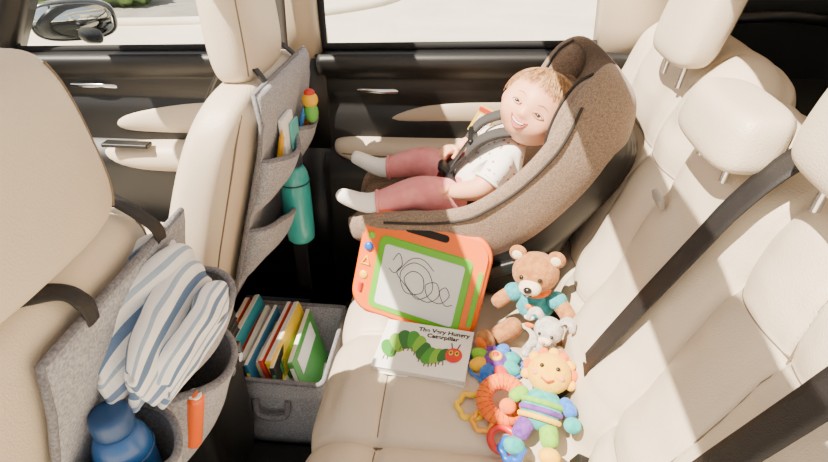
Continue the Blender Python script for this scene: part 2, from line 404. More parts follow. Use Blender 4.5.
# ---------------------------------------------------------------- front seats
FS=[(.28,-.665,.05,.17),(.32,-.655,.07,.215),(.42,-.62,.085,.235),(.58,-.57,.085,.25),(.72,-.52,.08,.255),(.80,-.49,.075,.255),(.86,-.468,.066,.245),(.905,-.452,.054,.21),(.93,-.445,.03,.14)]
def xr(z): return interp([(a,b+c) for a,b,c,d in FS],z)
def frontseat(yc,hp_):
    loft('backrest',[sect((x,yc,z),hd,hw,3.4,40) for z,x,hd,hw in FS],leather,s=2)
    for sg in (-1,1):
        pts=[]
        for z in [.34+.05*k for k in range(12)]:
            x_=interp([(a,b) for a,b,c,d in FS],z);h_=interp([(a,c) for a,b,c,d in FS],z);w_=interp([(a,d) for a,b,c,d in FS],z)
            p=sect((x_,yc,z),h_,w_,3.4,40)[6 if sg>0 else -6];pts.append(p+V((-.0005,-sg*.0005,0)))
        tube('back_seam',pts,.002,leather2)
    loft('seat_cushion',[sect((x,yc,.33+dz),.07*k,.24*k2,3.2,28,V((0,0,1)),V((0,1,0))) for x,dz,k,k2 in ((-1.18,0,.4,.7),(-1.16,0,.85,.95),(-1.1,.01,1,1),(-.9,0,1,1),(-.72,-.01,1,1),(-.62,-.01,.9,.95),(-.6,-.01,.4,.8))],leather,s=1)
    rbox('seat_frame',(-.9,yc,.13),(.45,.42,.25),black,bev=.02)
    headrest('headrest',*hp_)
frontseat(.375,((-.43,.385,1.035),.062,.135,.10,-.08));group('car_front_seat')
frontseat(1.14,((-.46,1.13,1.03),.052,.125,.115,-.05));group('car_front_seat')
loft('body',[sect((x,.75,.33),.0+h,.095*w,4,28,V((0,0,1)),V((0,1,0))) for x,h,w in ((-1.1,.2,1),(-.7,.25,1),(-.50,.26,1),(-.47,.25,.97),(-.46,.2,.85))],black,s=1)
rbox('console_lid',(-.75,.75,.60),(.42,.19,.05),leather,bev=.02,seg=4)
rbox('vent_frame',(-.462,.75,.50),(.02,.15,.08),chrome,bev=.008)
rbox('vent_inner',(-.455,.75,.50),(.02,.14,.068),blackm,bev=.006)
for i in range(4): rbox('louvre',(-.448,.75,.477+i*.015),(.014,.132,.003),black,rot=(0,.4,0),bev=.001)
rbox('control_panel',(-.458,.75,.42),(.02,.14,.04),mat('gloss_black','0a0a0a',.12),bev=.005)
for i in range(3): tube('knob',[(-.452,.71+i*.04,.42),(-.44,.71+i*.04,.42)],.010,chrome,raw=True)
group('center_console')

# ---------------------------------------------------------------- organizers
def organizer(y0,y1,z0,z1,pockets,straps):
    def pan(u,v):
        y=y0+(y1-y0)*u;z=z0+(z1-z0)*v
        return V((xr(z)+.010+.003*noise.noise(V((y*20,z*20,5))),y,z))
    grid('back_panel',pan,24,40,felt,thick=.006)
    e=[(y0,z0),(y1,z0),(y1,z1),(y0,z1)];P=[]
    for (a,b),(c,d) in zip(e,e[1:]+e[:1]):
        for k in range(8): P.append(V((xr(b+(d-b)*k/8)+.012,a+(c-a)*k/8,b+(d-b)*k/8)))
    tube('binding',P,.005,feltd,cyc=True,raw=True)
    for (a,b,za,zb,bul,pk) in pockets:
        def pf(u,v):
            y=a+(b-a)*u;z=za+(zb-za)*v
            side=(4*u*(1-u))**.35 if 0<u<1 else 0
            w=(1+pk*(u-.5))
            bb=bul*side*w*(1-(1-v)**3.0)
            return V((xr(z)+.012+bb+.006*noise.noise(V((y*18,z*18,a))),y,z+.008*math.cos(u*2*math.pi)*v))
        grid('pocket',pf,36,24,felt,thick=.005)
        tube('pocket_rim',[pf(k/24,1) for k in range(25)],.0055,feltd,raw=True)
        tube('pocket_base',[pf(k/24,.0) for k in range(25)],.005,feltd,raw=True)
    for s in straps: ribbon('strap',s,(0,1,0),webbing,.020,.003)
organizer(.335,.63,.30,.87,[(.45,.625,.62,.77,.10,.3),(.34,.46,.36,.665,.11,0),(.46,.625,.36,.66,.12,.2)],
  [[(xr(.84)+.016,.415,.85),(xr(.88)+.018,.405,.892),(-.405,.39,.915),(-.45,.30,.945),(-.51,.30,.925),(-.545,.31,.86)],[(xr(.84)+.016,.57,.85),(xr(.87)+.016,.555,.895),(-.44,.545,.94),(-.50,.54,.915),(-.54,.54,.85)]])
group('seat_back_organizer')
organizer(.97,1.32,.44,.92,[(.98,1.31,.46,.60,.07,0),(.98,1.15,.64,.77,.05,0),(1.15,1.31,.64,.77,.05,0)],
  [[(xr(.90)+.014,1.04,.90),(-.40,1.04,.93),(-.43,1.05,.955),(-.48,1.05,.95),(-.53,1.05,.88)],[(xr(.90)+.014,1.25,.90),(-.40,1.25,.925),(-.44,1.24,.955),(-.49,1.24,.94),(-.54,1.24,.86)]])
group('seat_back_organizer')
def bottle(c,r,h,col,capc,loop=True):
    bm_=mat('bottle_'+col,col,.35,coat=.3);cm=mat('cap_'+capc,capc,.4)
    prof=[(.0,0),(r*.9,0),(r,.008),(r,h*.70),(r*.97,h*.76),(r*.75,h*.83),(r*.62,h*.86)]
    loft('body',[[V(c)+V((max(a,.001)*math.cos(t),max(a,.001)*math.sin(t),z)) for t in [i*math.tau/32 for i in range(32)]] for a,z in prof],bm_,s=1)
    prof=[(r*.68,h*.85),(r*.70,h*.86),(r*.70,h*.96),(r*.62,h*.99),(r*.3,h)]
    loft('cap',[[V(c)+V((a*(1+(.03 if i%2 else 0))*math.cos(t),a*(1+(.03 if i%2 else 0))*math.sin(t),z)) for i,t in [(i,i*math.tau/32) for i in range(32)]] for a,z in prof],cm,s=1)
    if loop: tube('carry_loop',[V(c)+V((0,r*.6*math.cos(t),h*.97+r*.7*math.sin(t))) for t in [math.pi*k/8 for k in range(9)]],.005,cm)
    tube('band',[V(c)+V((r*1.0*math.cos(t),r*1.0*math.sin(t),h*.68)) for t in [i*math.tau/24 for i in range(24)]],.002,cm,cyc=True,raw=True)
bottle((-.397,.392,.515),.034,.225,'1b5391','17406f',loop=False);group('water_bottle')
bottle((-.40,1.145,.485),.036,.245,'2fa29d','26303a');group('water_bottle')
tube('barrel',[(-.385,.50,.54),(-.354,.489,.645),(-.352,.488,.655)],.012,mat('orange_plastic','f0660f',.4));tube('cap',[(-.352,.488,.655),(-.350,.487,.665)],.009,white,raw=True);group('highlighter_marker')
for i,(y,c) in enumerate(((1.05,'f2b62c'),(1.20,'3b7fc4'),(1.24,'e87a2a'),(1.27,'d9402f'))):
    tube('crayon',[(xr(.7)+.035,y,.68),(xr(.8)+.030+.004*i,y+.01,.80-.005*i)],.006,mat('cr'+c,c,.5),raw=True)
    tube('tip',[(xr(.8)+.030+.004*i,y+.01,.80-.005*i),(xr(.8)+.032+.004*i,y+.011,.815-.005*i)],.004,mat('cr'+c,c,.5),raw=True,taper=lambda t:1-.7*t)
group('crayons')
rbox('w',(xr(.78)+.035,1.10,.79),(.012,.07,.09),white,bev=.003);rbox('w2',(xr(.78)+.045,1.12,.785),(.006,.05,.06),mat('card_teal','5ab4b0',.5),bev=.002);group('picture_cards')
yel=mat('toy_yellow','f2b814',.5);red=mat('toy_red','d4301f',.5)
ell('head',(xr(.8)+.05,1.225,.825),.019,yel);ell('body',(xr(.8)+.05,1.225,.795),(.017,.018,.026),mat('toy_green','67b34a',.6));ell('hat',(xr(.8)+.05,1.225,.842),(.013,.013,.009),red);group('finger_puppet')

# blanket
wh='eeece8'
bl=uvstripes('blanket_stripes',[(0,wh),(.05,'7088a8'),(.095,wh),(.17,'9fb0c4'),(.20,wh),(.28,'5f7899'),(.345,wh),(.42,'9fb0c4'),(.45,wh),(.54,'6c84a4'),(.605,wh),(.68,'94a6bc'),(.71,wh),(.80,'5f7899'),(.865,wh),(.93,'94a6bc')],axis=0)
def fold(cx,cz,w,h,y0,y1,ph,tilt):
    def fn(u,v):
        a=u*(2*h+math.pi*w)
        if a<h: p=(w,-h+a)
        elif a<h+math.pi*w:
            t=(a-h)/w;p=(w*math.cos(t),w*math.sin(t))
        else: p=(-w,-(a-h-math.pi*w))
        y=y0+(y1-y0)*v
        n=noise.noise(V((u*3+ph,v*2,ph)))*.010+noise.noise(V((u*8+ph,v*5,ph)))*.005
        e=1-.35*abs(2*v-1)**4
        x=cx+p[0]*e+n+.008*math.sin(v*4+ph)+.03*(v-.5);z=cz+p[1]*e+n*.5+tilt*(v-.5)-.025*(2*v-1)**4
        return V((x,y+.006*math.sin(u*9+ph),z))
    grid('fold',fn,60,40,bl,thick=.013,s=1)
fold(-.420,.845,.015,.10,.41,.59,1.2,.03)
fold(-.394,.835,.018,.10,.405,.588,4.4,.03)
fold(-.364,.815,.018,.08,.41,.585,7.9,.04)
fold(-.408,.858,.010,.08,.43,.595,2.7,.02)
fold(-.340,.785,.014,.05,.43,.575,5.7,.05)
group('blanket')

# ---------------------------------------------------------------- storage bin & books
bx0,bx1,by0,by1=-.56,-.30,.87,1.15
def ringb(x0,x1,y0,y1,z,r=.015):
    out=[]
    for cx,cy,a0 in ((x1-r,y1-r,0),(x0+r,y1-r,90),(x0+r,y0+r,180),(x1-r,y0+r,270)):
        for k in range(5):
            a=math.radians(a0+22.5*k);out.append(V((cx+r*math.cos(a),cy+r*math.sin(a),z)))
    return out
def wob(r,k): return [p+V((.004*noise.noise(p*12+V((k,0,0))),.004*noise.noise(p*12+V((0,k,9))),0)) for p in r]
rings=[]
for z,i in ((.012,.012),(.05,.006),(.12,.002),(.2,0),(.262,0)): rings.append(wob(ringb(bx0+i,bx1-i,by0+i,by1-i,z),1))
inner=[wob(ringb(bx0+i+.006,bx1-i-.006,by0+i+.006,by1-i-.006,z),1) for z,i in ((.262,0),(.2,0),(.12,.002),(.03,.01))]
loft('bin_body',rings+inner,felt,s=0)
tube('rim',rings[-1],.006,feltd,cyc=True,raw=True)
tube('handle',[(-.47,by0-.004,.20),(-.465,by0-.016,.165),(-.43,by0-.02,.155),(-.395,by0-.016,.165),(-.39,by0-.004,.20)],.008,feltd)
tube('side_seam',[(bx0+.008,by0+.0,.02),(bx0+.004,by0-.002,.26)],.003,feltd,raw=True)
group('storage_bin')
paper=mat('paper','f3eee2',.8)
bk=[('e0502f',.016,.24,.245),('f08a30',.012,.21,.23),('3aa0b5',.018,.23,.255),('f1ece0',.014,.20,.235),('2a6f9a',.010,.22,.245),('f4f1ea',.016,.19,.225),('e84a34',.012,.22,.24),('26292c',.012,.21,.235),('f0c830',.018,.22,.25),('4fa04a',.014,.20,.225)]
xb=-.525;TL=-.20
for i,(c,th,ln,hgt) in enumerate(bk):
    tl=TL+.05*math.sin(i*2.1)
    m=mat('bookcover_'+c,c,.45);yc=1.0+.015*math.sin(i*4.3)
    M=Matrix.Rotation(tl,3,'Y')@Matrix.Rotation(.04*math.sin(i*3),3,'Z')
    C0=V((xb+th/2,yc,.058))+M@V((0,0,hgt/2))
    rbox('cover_%d'%i,C0,(th,ln,hgt),m,M=M,bev=.002,seg=2)
    rbox('pages_%d'%i,C0+M@V((0,.002,.0015)),(th*.72,ln-.004,hgt+.001),paper,M=M,bev=0)
    art=mat('lab%d'%(i%4),['f6d94a','ffffff','e04f3a','4f9a5a'][i%4],.5)
    rbox('cover_art_%d'%i,C0+M@V((th/2+.0005,0,.07)),(.0012,ln*.7,.05),art,M=M,bev=0)
    rbox('spine_label_%d'%i,C0+M@V((0,-ln/2,.05)),(th*.7,.0015,hgt*.4),art,M=M,bev=0)
    xb+=th+.0045
M=Matrix.Rotation(-.42,3,'Y')
C0=V((-.332,.985,.050))+M@V((0,0,.115))
rbox('picture_book',C0,(.010,.19,.225),white,M=M,bev=.002,seg=2)
for (a,b,r,c) in ((-.04,.07,.022,'5aa04f'),(.01,.085,.016,'5aa04f'),(-.06,.035,.018,'3c7f3f'),(.05,.06,.016,'d9402f'),(.0,.045,.012,'49a5b5')):
    ell('cover_picture',C0+M@V((.006,a,b)),(.0008,r,r*.8),mat('pic'+c,c,.5),rot=M,seg=16)
group('childrens_books')

# ---------------------------------------------------------------- child seat
CY=1.205
ST=[
(-.262,.535,-.25,.97,.125,.030),(-.245,.545,-.1,1,.145,.045),(-.17,.545,0,1,.165,.072),(-.06,.535,-.05,1,.185,.098),(.04,.54,-.30,.95,.20,.120),
(.125,.595,-.70,.71,.208,.118),(.19,.69,-.86,.50,.210,.092),(.245,.785,-.87,.49,.212,.080),(.285,.865,-.87,.49,.200,.088),(.308,.905,-.80,.6,.170,.075),(.318,.925,-.7,.7,.11,.045)]
def useg(st,off=0,inw=0,n=19,base=0,dh=0):
    x,z,nx,nz,w,h=st;N_=V((nx,0,nz)).normalized();out=[]
    for i in range(n):
        t=math.pi*i/(n-1);c=math.cos(t);s=math.sin(t)
        cc=math.copysign(abs(c)**.62,c);ss=abs(s)**.62
        yy=(w-inw)*cc;hh=(h+dh-base)*(1-ss)+base
        out.append(V((x,CY+yy,z))+N_*hh)
    return out
SB=[.02,.03,.05,.065,.075,.085,.09,.092,.072,.05,.03]
def shell(name,sts,t,m,s=2):
    rings=[]
    for k,st in enumerate(sts):
        o=useg(st,base=-SB[k]);i=useg(st,inw=t*.85,base=0)
        x,z,nx,nz,w,h=st;N_=V((nx,0,nz)).normalized()
        rim1=(o[-1]+i[-1])/2+N_*t*.45;rim0=(o[0]+i[0])/2+N_*t*.45
        rings.append(o+[rim1]+i[::-1]+[rim0])
    return loft(name,rings,m,s=s)
shell('shell_fabric',ST,.045,taupe,s=2)
rings=[]
for k,st in list(enumerate(ST))[2:-2]:
    x,z,nx,nz,w,h=st
    o=useg((x,z,nx,nz,w-.02,h*.0),base=-SB[k]-.035);i=useg((x,z,nx,nz,w-.03,0),base=-SB[k]+.02);rings.append(o+i[::-1])
loft('shell_plastic',rings,black,s=2)
loft('base',[sect((xc,CY,z),a,b,4,32) for z,xc,a,b in ((.398,.03,.19,.13),(.405,.03,.20,.14),(.44,.05,.19,.14),(.49,.08,.16,.13),(.54,.11,.13,.12))],black,s=1)
loft('recline_foot',[sect((xc,CY,z),a,b,4,32) for z,xc,a,b in ((.42,.17,.05,.12),(.52,.19,.06,.13),(.66,.25,.05,.12),(.74,.28,.03,.10))],black,s=1)
inn=[]
for k,st in enumerate(ST[2:9]):
    x,z,nx,nz,w,h=st
    inn.append((x,z,nx,nz,w-.040,h*.72))
rings=[]
for st in inn:
    o=useg(st,base=.0);i=useg(st,inw=.016,base=.018);rings.append(o+i[::-1])
loft('liner',rings,taupel,s=2)
pip=mat('piping','2a2420',.8)
for e in (0,-1):
    tube('piping',[useg(st,inw=.001,base=0)[e]-V((st[2],0,st[3])).normalized()*.006 for st in ST[2:9]],.003,pip)
tube('side_seam',[useg(st,base=-SB[k])[3]+V((0,.0,0)) for k,st in list(enumerate(ST))[1:10]],.002,pip)
for e in (1,-1):
    rings=[];WG=((.225,.745,.022),(.240,.79,.034),(.262,.84,.042),(.285,.885,.040),(.298,.915,.02))
    for (px,pz,hw) in WG:
        c=V((px,CY+e*.140,pz))+V((-.87,0,.49))*.048
        rings.append(sect(c,hw,.020,2.6,16,V((-.87,0,.49)).normalized(),V((-.15,-e,0)).normalized()))
    loft('head_wing',rings,taupe,s=2)
    tube('wing_piping',[V((px,CY+e*.130,pz))+V((-.87,0,.49)).normalized()*(.049+hw*.95) for (px,pz,hw) in WG],.003,pip)
loft('head_pad',[sect(V((.215+.06*k,CY,.755+.105*k)),.018,.085*w,3,20,V((-.87,0,.49)).normalized(),V((0,1,0))) for k,w in ((0,.7),(.2,1),(.6,1),(1,.95),(1.25,.6))],taupel,s=1)
rbox('warning_label',(.045,CY+.155,.735),(.050,.002,.075),mat('label_yellow','f0d050',.5),rot=(0,.45,0),bev=0)
rbox('warning_text',(.045,CY+.153,.731),(.036,.002,.036),white,rot=(0,.45,0),bev=0)
rbox('warning_band',(.053,CY+.153,.762),(.042,.002,.010),red,rot=(0,.45,0),bev=0)
rbox('side_tag',(.19,CY-.185,.50),(.05,.002,.035),white,rot=(0,-.2,0),bev=0)
for e in (-1,1): rbox('belt_lockoff',(.10,CY+e*.185,.52),(.07,.02,.03),black,rot=(0,-.4,0),bev=.006)
group('child_car_seat')

# ---------------------------------------------------------------- toddler
pink=mat('pink_pants','dd8385',.85,col2='e89594',vscale=40,bump=.4,bscale=400)
sock=mat('white_socks','f6f3ef',.9,bump=.8,bscale=350)
shirt=mat('floral_shirt','d07a72',.85,col2='f4efe6',kind='voronoi',vscale=60,lo=.16,hi=.24)
SK=[((.03,1.2,.615),.072,'shirt'),((.06,1.2,.665),.074,'shirt'),((.095,1.2,.715),.064,'shirt'),((.12,1.195,.765),.032,'skin'),((.14,1.19,.80),.03,'skin'),
((.092,1.13,.738),.034,'shirt'),((.045,1.078,.685),.029,'skin'),((-.03,1.105,.662),.019,'skin'),
((.092,1.27,.738),.034,'shirt'),((.045,1.325,.695),.029,'skin'),((-.02,1.285,.69),.019,'skin'),
((.0,1.15,.615),.056,'pants'),((-.10,1.115,.655),.042,'pants'),((-.18,1.093,.635),.030,'pants'),
((.0,1.25,.615),.056,'pants'),((-.10,1.275,.66),.042,'pants'),((-.18,1.275,.635),.030,'pants'),
((-.215,1.088,.630),.025,'sock'),((-.25,1.075,.65),.021,'sock'),((-.282,1.066,.668),.017,'sock'),
((-.215,1.275,.630),.025,'sock'),((-.25,1.275,.648),.021,'sock'),((-.287,1.275,.665),.017,'sock')]
ED=[(0,1),(1,2),(2,3),(3,4),(2,5),(5,6),(6,7),(2,8),(8,9),(9,10),(0,11),(11,12),(12,13),(0,14),(14,15),(15,16),(13,17),(17,18),(18,19),(16,20),(20,21),(21,22)]
bod=skin('body',[s[0] for s in SK],ED,[s[1] for s in SK],None,s=3)
me=bod.data
for mm in (skinm,shirt,pink,sock): me.materials.append(mm)
ix={'skin':0,'shirt':1,'pants':2,'sock':3}
def segd(p,a,b):
    ab=b-a;t=max(0,min(1,(p-a).dot(ab)/ab.length_squared));return (p-a-ab*t).length,t
for p in me.polygons:
    c=p.center;best=None
    for a,b in ED:
        d,t=segd(c,V(SK[a][0]),V(SK[b][0]));r=SK[a][1]+(SK[b][1]-SK[a][1])*t
        if best is None or d/r<best[0]: best=(d/r,a,b,t)
    _,a,b,t=best;la,lb=SK[a][2],SK[b][2]
    if (a,b) in((5,6),(8,9)): l='shirt' if t<.72 else 'skin'
    elif (a,b)==(2,3): l='shirt' if t<.75 else 'skin'
    elif (a,b) in ((0,11),(0,14)): l='pants'
    elif (a,b)==(0,1): l='pants' if t<.25 else 'shirt'
    elif (a,b) in ((13,17),(16,20)): l='pants' if t<.3 else 'sock'
    else: l=lb
    p.material_index=ix[l]
def ringat(name,c,ax,r,m,th=.004):
    ax=V(ax).normalized();u=ax.orthogonal().normalized();w=ax.cross(u)
    tube(name,[V(c)+u*r*math.cos(t)+w*r*math.sin(t) for t in [k*math.tau/16 for k in range(16)]],th,m,cyc=True)
ringat('cuff',(-.190,1.0915,.6335),(-.99,-.1,-.1),.027,pink);ringat('cuff',(-.190,1.275,.6335),(-.99,0,-.1),.027,pink)
ringat('sleeve_hem',(.056,1.09,.699),(-.053,-.047,-.062),.030,shirt);ringat('sleeve_hem',(.056,1.313,.707),(-.053,.05,-.052),.030,shirt)
def hand(name,wr,dirv,up,side,curl=.9,k=1.0):
    M=frame(wr,dirv,up)
    vs=[(0,0,0),(.012,0,.001),(.024,0,.001)];rd=[(.013,.010),(.018,.010),(.018,.009)];ed=[(0,1),(1,2)]
    for f,(yy,l) in enumerate(((.0135,.9),(.005,1),(-.004,.95),(-.0125,.75))):
        yy*=side;b=len(vs);a=0;p=V((.030,yy,.0))
        vs.append(tuple(p));rd.append(.0050);ed.append((2,b))
        for j in range(3):
            a+=curl*(.35+.25*j);L_=.0115*l*(1-.14*j)
            p=p+V((math.cos(a)*L_,yy*.06,-math.sin(a)*L_));vs.append(tuple(p));rd.append(.0047-.0005*j);ed.append((b+j,b+j+1))
    b=len(vs)
    for j,q in enumerate(((.012,.015*side,-.003),(.022,.024*side,-.008),(.031,.024*side,-.014))):
        vs.append(q);rd.append(.0058-.0006*j);ed.append((1 if j==0 else b+j-1,b+j))
    vs=[M@(V(v)*k) for v in vs]
    rd=[tuple(c*k for c in r) if isinstance(r,tuple) else r*k for r in rd]
    skin(name,vs,ed,rd,skinm,s=2)
hand('hand_right',(-.028,1.105,.662),(-.8,.35,-.05),(-.25,-.45,.85),-1,.9,1.15)
hand('hand_left',(-.018,1.285,.69),(-.75,-.6,.05),(-.2,.1,.95),1,.8,1.15)
HC=V((.150,1.165,.838))
fwd=V((-.33,-.85,.42)).normalized();upv=V((.50,.10,.84))
upv=(upv-fwd*upv.dot(fwd)).normalized()
xx=(-fwd).cross(upv)
HM=Matrix((xx,-fwd,upv)).transposed().to_4x4()@Matrix.Scale(.96,4);HM.translation=HC
def hd(d,e=0):
    d=d.normalized()
    p=V((d.x*(.080+e),d.y*(.082+e),d.z*(.080+e)))
    lo=max(0,-d.z)
    p.x*=1-.15*lo**2.2
    if d.z>0: p.y*=1+.04*d.z
    def ga(c,s):
        c=V(c).normalized();return math.exp(-((d-c).length/s)**2)
    n=d
    if d.y<0:
        p+=n*.0080*(ga((.55,-.72,-.38),.30)+ga((-.55,-.72,-.38),.30))
        p-=n*.0045*(ga((.36,-.92,.0),.18)+ga((-.36,-.92,.0),.18))
        p+=n*.0080*ga((0,-1,-.22),.10)+n*.0015*ga((0,-1,-.05),.12)
        p+=n*.0028*(ga((.10,-1,-.26),.07)+ga((-.10,-1,-.26),.07))
        p+=n*.0035*ga((0,-.9,.40),.40)
        p+=n*.0040*ga((0,-.80,-.80),.20)
        p+=n*.002*ga((0,-.93,-.48),.20)
    return p
XF=HM
bm=bmesh.new();bmesh.ops.create_uvsphere(bm,u_segments=72,v_segments=54,radius=1)
for v in bm.verts: v.co=hd(v.co)
bm.normal_update();tree=BVHTree.FromBMesh(bm)
bmk('head',bm,skinm)
def hp(x,z,o=.0):
    h=tree.ray_cast(V((x,-.3,z)),V((0,1,0)))
    return (h[0] if h[0] else V((x,-.05,z)))+V((0,-o,0))
dark=mat('mouth_dark','6e2624',.5);lip=mat('lips','c8685c',.45);iris=mat('iris','2c2a2c',.15);brow=mat('brow','b88b66',.8)
def patch(name,up,lo,x0,x1,m,o,n=24):
    grid(name,lambda u,v:hp(x0+(x1-x0)*u,lo(x0+(x1-x0)*u)+(up(x0+(x1-x0)*u)-lo(x0+(x1-x0)*u))*v,o),n,5,m,thick=.0008)
W=.0215
U_=lambda x:-.036+.007*(x/W)**2
Lo=lambda x:-.036+.007*(x/W)**2-.0120*max(0,1-(x/W)**2)
patch('mouth',U_,Lo,-W,W,dark,.0012)
patch('teeth',lambda x:U_(x)-.0008,lambda x:U_(x)-.0045*max(0,1-(x/(W*.85))**4),-W*.7,W*.7,white,.0026)
patch('tongue',lambda x:Lo(x)+.0055*max(0,1-(x/(W*.7))**2),lambda x:Lo(x)+.0005,-W*.6,W*.6,mat('tongue','d98078',.5),.0024)
tube('upper_lip',[hp(W*(-1+k/6),U_(W*(-1+k/6))+.0010,.0012) for k in range(13)],.0018,lip,taper=lambda t:.5+.8*math.sin(math.pi*t))
tube('lower_lip',[hp(W*(-1+k/6),Lo(W*(-1+k/6))-.0010,.0014) for k in range(13)],.0023,lip,taper=lambda t:.4+.9*math.sin(math.pi*t))
lidm=mat('lid','cf9476',.5)
EZ=-.003
for s in (-1,1):
    c=hp(s*.0285,EZ)
    ell('eyeball',c+V((0,.0040,0)),(.0105,.0078,.0042),white)
    ell('iris',c+V((0,-.0018,-.0001)),(.0058,.003,.0040),iris)
    ell('catchlight',c+V((-.0015,-.0046,.0014)),.0009,white,seg=8)
    tube('upper_lid',[hp(s*.0285+a*.012,EZ+.0056-.0058*a*a,.0018) for a in [-1+k/5 for k in range(11)]],.0026,lidm)
    tube('lashes',[hp(s*.0285+a*.0118,EZ+.0036-.0048*a*a,.0036) for a in [-1+k/5 for k in range(11)]],.0009,mat('lash','5a3a2c',.7))
    tube('lower_lid',[hp(s*.0285+a*.011,EZ-.0042+.0040*a*a,.0014) for a in [-1+k/5 for k in range(11)]],.0026,lidm)
    tube('eyebrow',[hp(s*(.016+.024*k/6),EZ+.018+.004*math.sin(math.pi*k/6),.0006) for k in range(7)],.0010,brow,taper=lambda t:.6+.5*math.sin(math.pi*t))
    ell('ear',V((s*.079,.008,-.008)),(.007,.012,.018),skinm,rot=(0,0,s*.35))
    tube('ear_rim',[V((s*.083,.008+.012*math.cos(t),-.007+.017*math.sin(t))) for t in [-1.3+k*.45 for k in range(9)]],.0028,skinm)
for s in (-1,1): ell('nostril',hp(s*.0036,-.0235,-.0002),(.0013,.0008,.0010),lidm,seg=10)
hairm=mat('hair_light_auburn','9c6e42',.6,col2='d2a878',vscale=60)
bm=bmesh.new();bmesh.ops.create_uvsphere(bm,u_segments=90,v_segments=64,radius=1)
def hline(d):
    front=max(0,-d.y)
    return d.z-( -.30+.93*sstep(-.15,.75,front)+ .05*math.sin(d.x*9)*front-.16*d.x*front)
for v in bm.verts:
    d=v.co.copy().normalized();k=sstep(0,.20,hline(d))
    st=.0018*math.sin(26*d.x+6*noise.noise(d*3))+.002*noise.noise(d*9)
    v.co=hd(d,-.004+k*(.0095+st))
bmesh.ops.delete(bm,geom=[v for v in bm.verts if hline(v.co.normalized())<-.06],context='VERTS')
bmk('hair_cap',bm,hairm,recalc=False)
for i in range(480):
    part=V((-.25+.05*random.uniform(-1,1),random.uniform(-.35,.6),.95)).normalized()
    ang=random.uniform(0,math.tau)
    cz=random.uniform(-.10,.25) if math.cos(ang)<.35 else random.uniform(.52,.68)
    end=V((math.sin(ang),-math.cos(ang),cz)).normalized()
    pts=[];jit=random.uniform(0,.006)
    for k in range(6):
        t=k/5;d=(part*(1-t)+end*t)
        if d.length<.15: d=V((0,0,1))
        d=(d.normalized()+V((.12*math.sin(t*2.5+i*.3),.05*math.sin(t*4+i*2),0))*t)
        pts.append(hd(d,.005+.005*math.sin(math.pi*t)+jit-.002*t))
    tube('strand',pts,.0010,hairm,n=3,res=1,taper=lambda t:1.05-t*.8)
XF=Matrix.Identity(4)
strands=[o for o in CUR if o.name.startswith('strand')]
bm=bmesh.new()
for o in strands: bm.from_mesh(o.data)
for o in strands:
    CUR.remove(o);bpy.data.objects.remove(o)
bmk('hair_strands',bm,hairm,recalc=False)
for e,yy in ((-1,1.145),(1,1.255)):
    ribbon('harness_strap',[(.18,yy,.775),(.125,yy,.792),(.075,yy,.785),(.038,yy+e*-.003,.765),(.010,1.2+e*.038,.730),(-.012,1.2+e*.025,.70),(-.032,1.2+e*.012,.672)],(0,1,0),webbing,.026,.003)
    ribbon('shoulder_pad',[(.125,yy,.798),(.075,yy,.792),(.034,yy-e*.003,.772),(.008,1.2+e*.040,.737)],(0,1,0),mat('pad_grey','3d3b3a',.9,bump=.5),.038,.010)
    ribbon('lap_strap',[(-.035,1.2+e*.012,.670),(-.025,1.2+e*.06,.668),(.02,1.2+e*.092,.63),(.05,1.2+e*.11,.585)],(1,0,.4),webbing,.022,.003)
rbox('chest_clip',(.020,1.2,.755),(.012,.09,.03),black,rot=(0,-.65,0),bev=.005)
rbox('harness_buckle',(-.038,1.2,.668),(.018,.042,.055),black,rot=(0,-.75,0),bev=.007)
rbox('buckle_button',(-.048,1.2,.672),(.008,.02,.022),red,rot=(0,-.75,0),bev=.003)
ribbon('crotch_strap',[(-.045,1.2,.65),(-.058,1.2,.60),(-.055,1.2,.558)],(0,1,0),webbing,.026,.003)
group('toddler')

# ---------------------------------------------------------------- drawing board
org=mat('board_orange','ee6a00',.4);grn=mat('board_green','64b41c',.4);scr=mat('board_screen','dcdedb',.35);ink=mat('ink','2e2f33',.6)
bc=V((-.0855,1.0,.503))
xa=V((.285,-.080,-.026)).normalized();ya=V((.055,.065,.205));ya=(ya-xa*ya.dot(xa)).normalized();za=xa.cross(ya)
M=Matrix((xa,ya,za)).transposed().to_4x4();M.translation=bc
XF=M
def slab(name,w,h,r,z0,z1,m,cx=0,cy=0,bev=.003,hole=None):
    bm=bmesh.new();P=[]
    for sx,sy,a0 in ((1,1,0),(-1,1,90),(-1,-1,180),(1,-1,270)):
        for k in range(8):
            a=math.radians(a0+90*k/7);P.append((cx+sx*(w/2-r)+r*math.cos(a),cy+sy*(h/2-r)+r*math.sin(a)))
    vs=[bm.verts.new((a,b,z0)) for a,b in P];f=bm.faces.new(vs)
    e=bmesh.ops.extrude_face_region(bm,geom=[f]);bmesh.ops.translate(bm,vec=(0,0,z1-z0),verts=[v for v in e['geom'] if isinstance(v,bmesh.types.BMVert)])
    if bev: bmesh.ops.bevel(bm,geom=[ed for ed in bm.edges if abs(ed.verts[0].co.z-ed.verts[1].co.z)<1e-6],offset=bev,segments=3,affect='EDGES')
    ob=bmk(name,bm,m,smooth=True)
    ob.modifiers.new('wn','WEIGHTED_NORMAL')
    return ob
slab('body',.305,.250,.052,-.014,.012,org,bev=.008)
slab('green_frame',.222,.178,.018,.010,.0150,grn,cx=.006,cy=-.018,bev=.002)
slab('screen',.190,.146,.008,.013,.0162,scr,cx=.006,cy=-.020,bev=.001)
slab('handle_slot',.105,.019,.0094,.0105,.0128,blackm,cx=.0,cy=.101,bev=.001)
slab('slider_slot',.012,.13,.006,.0105,.0135,grn,cx=.137,cy=-.015,bev=.001)
ell('knob_blue',(-.128,.035,.014),(.011,.011,.007),mat('knob_blue','1c5fc0',.3))
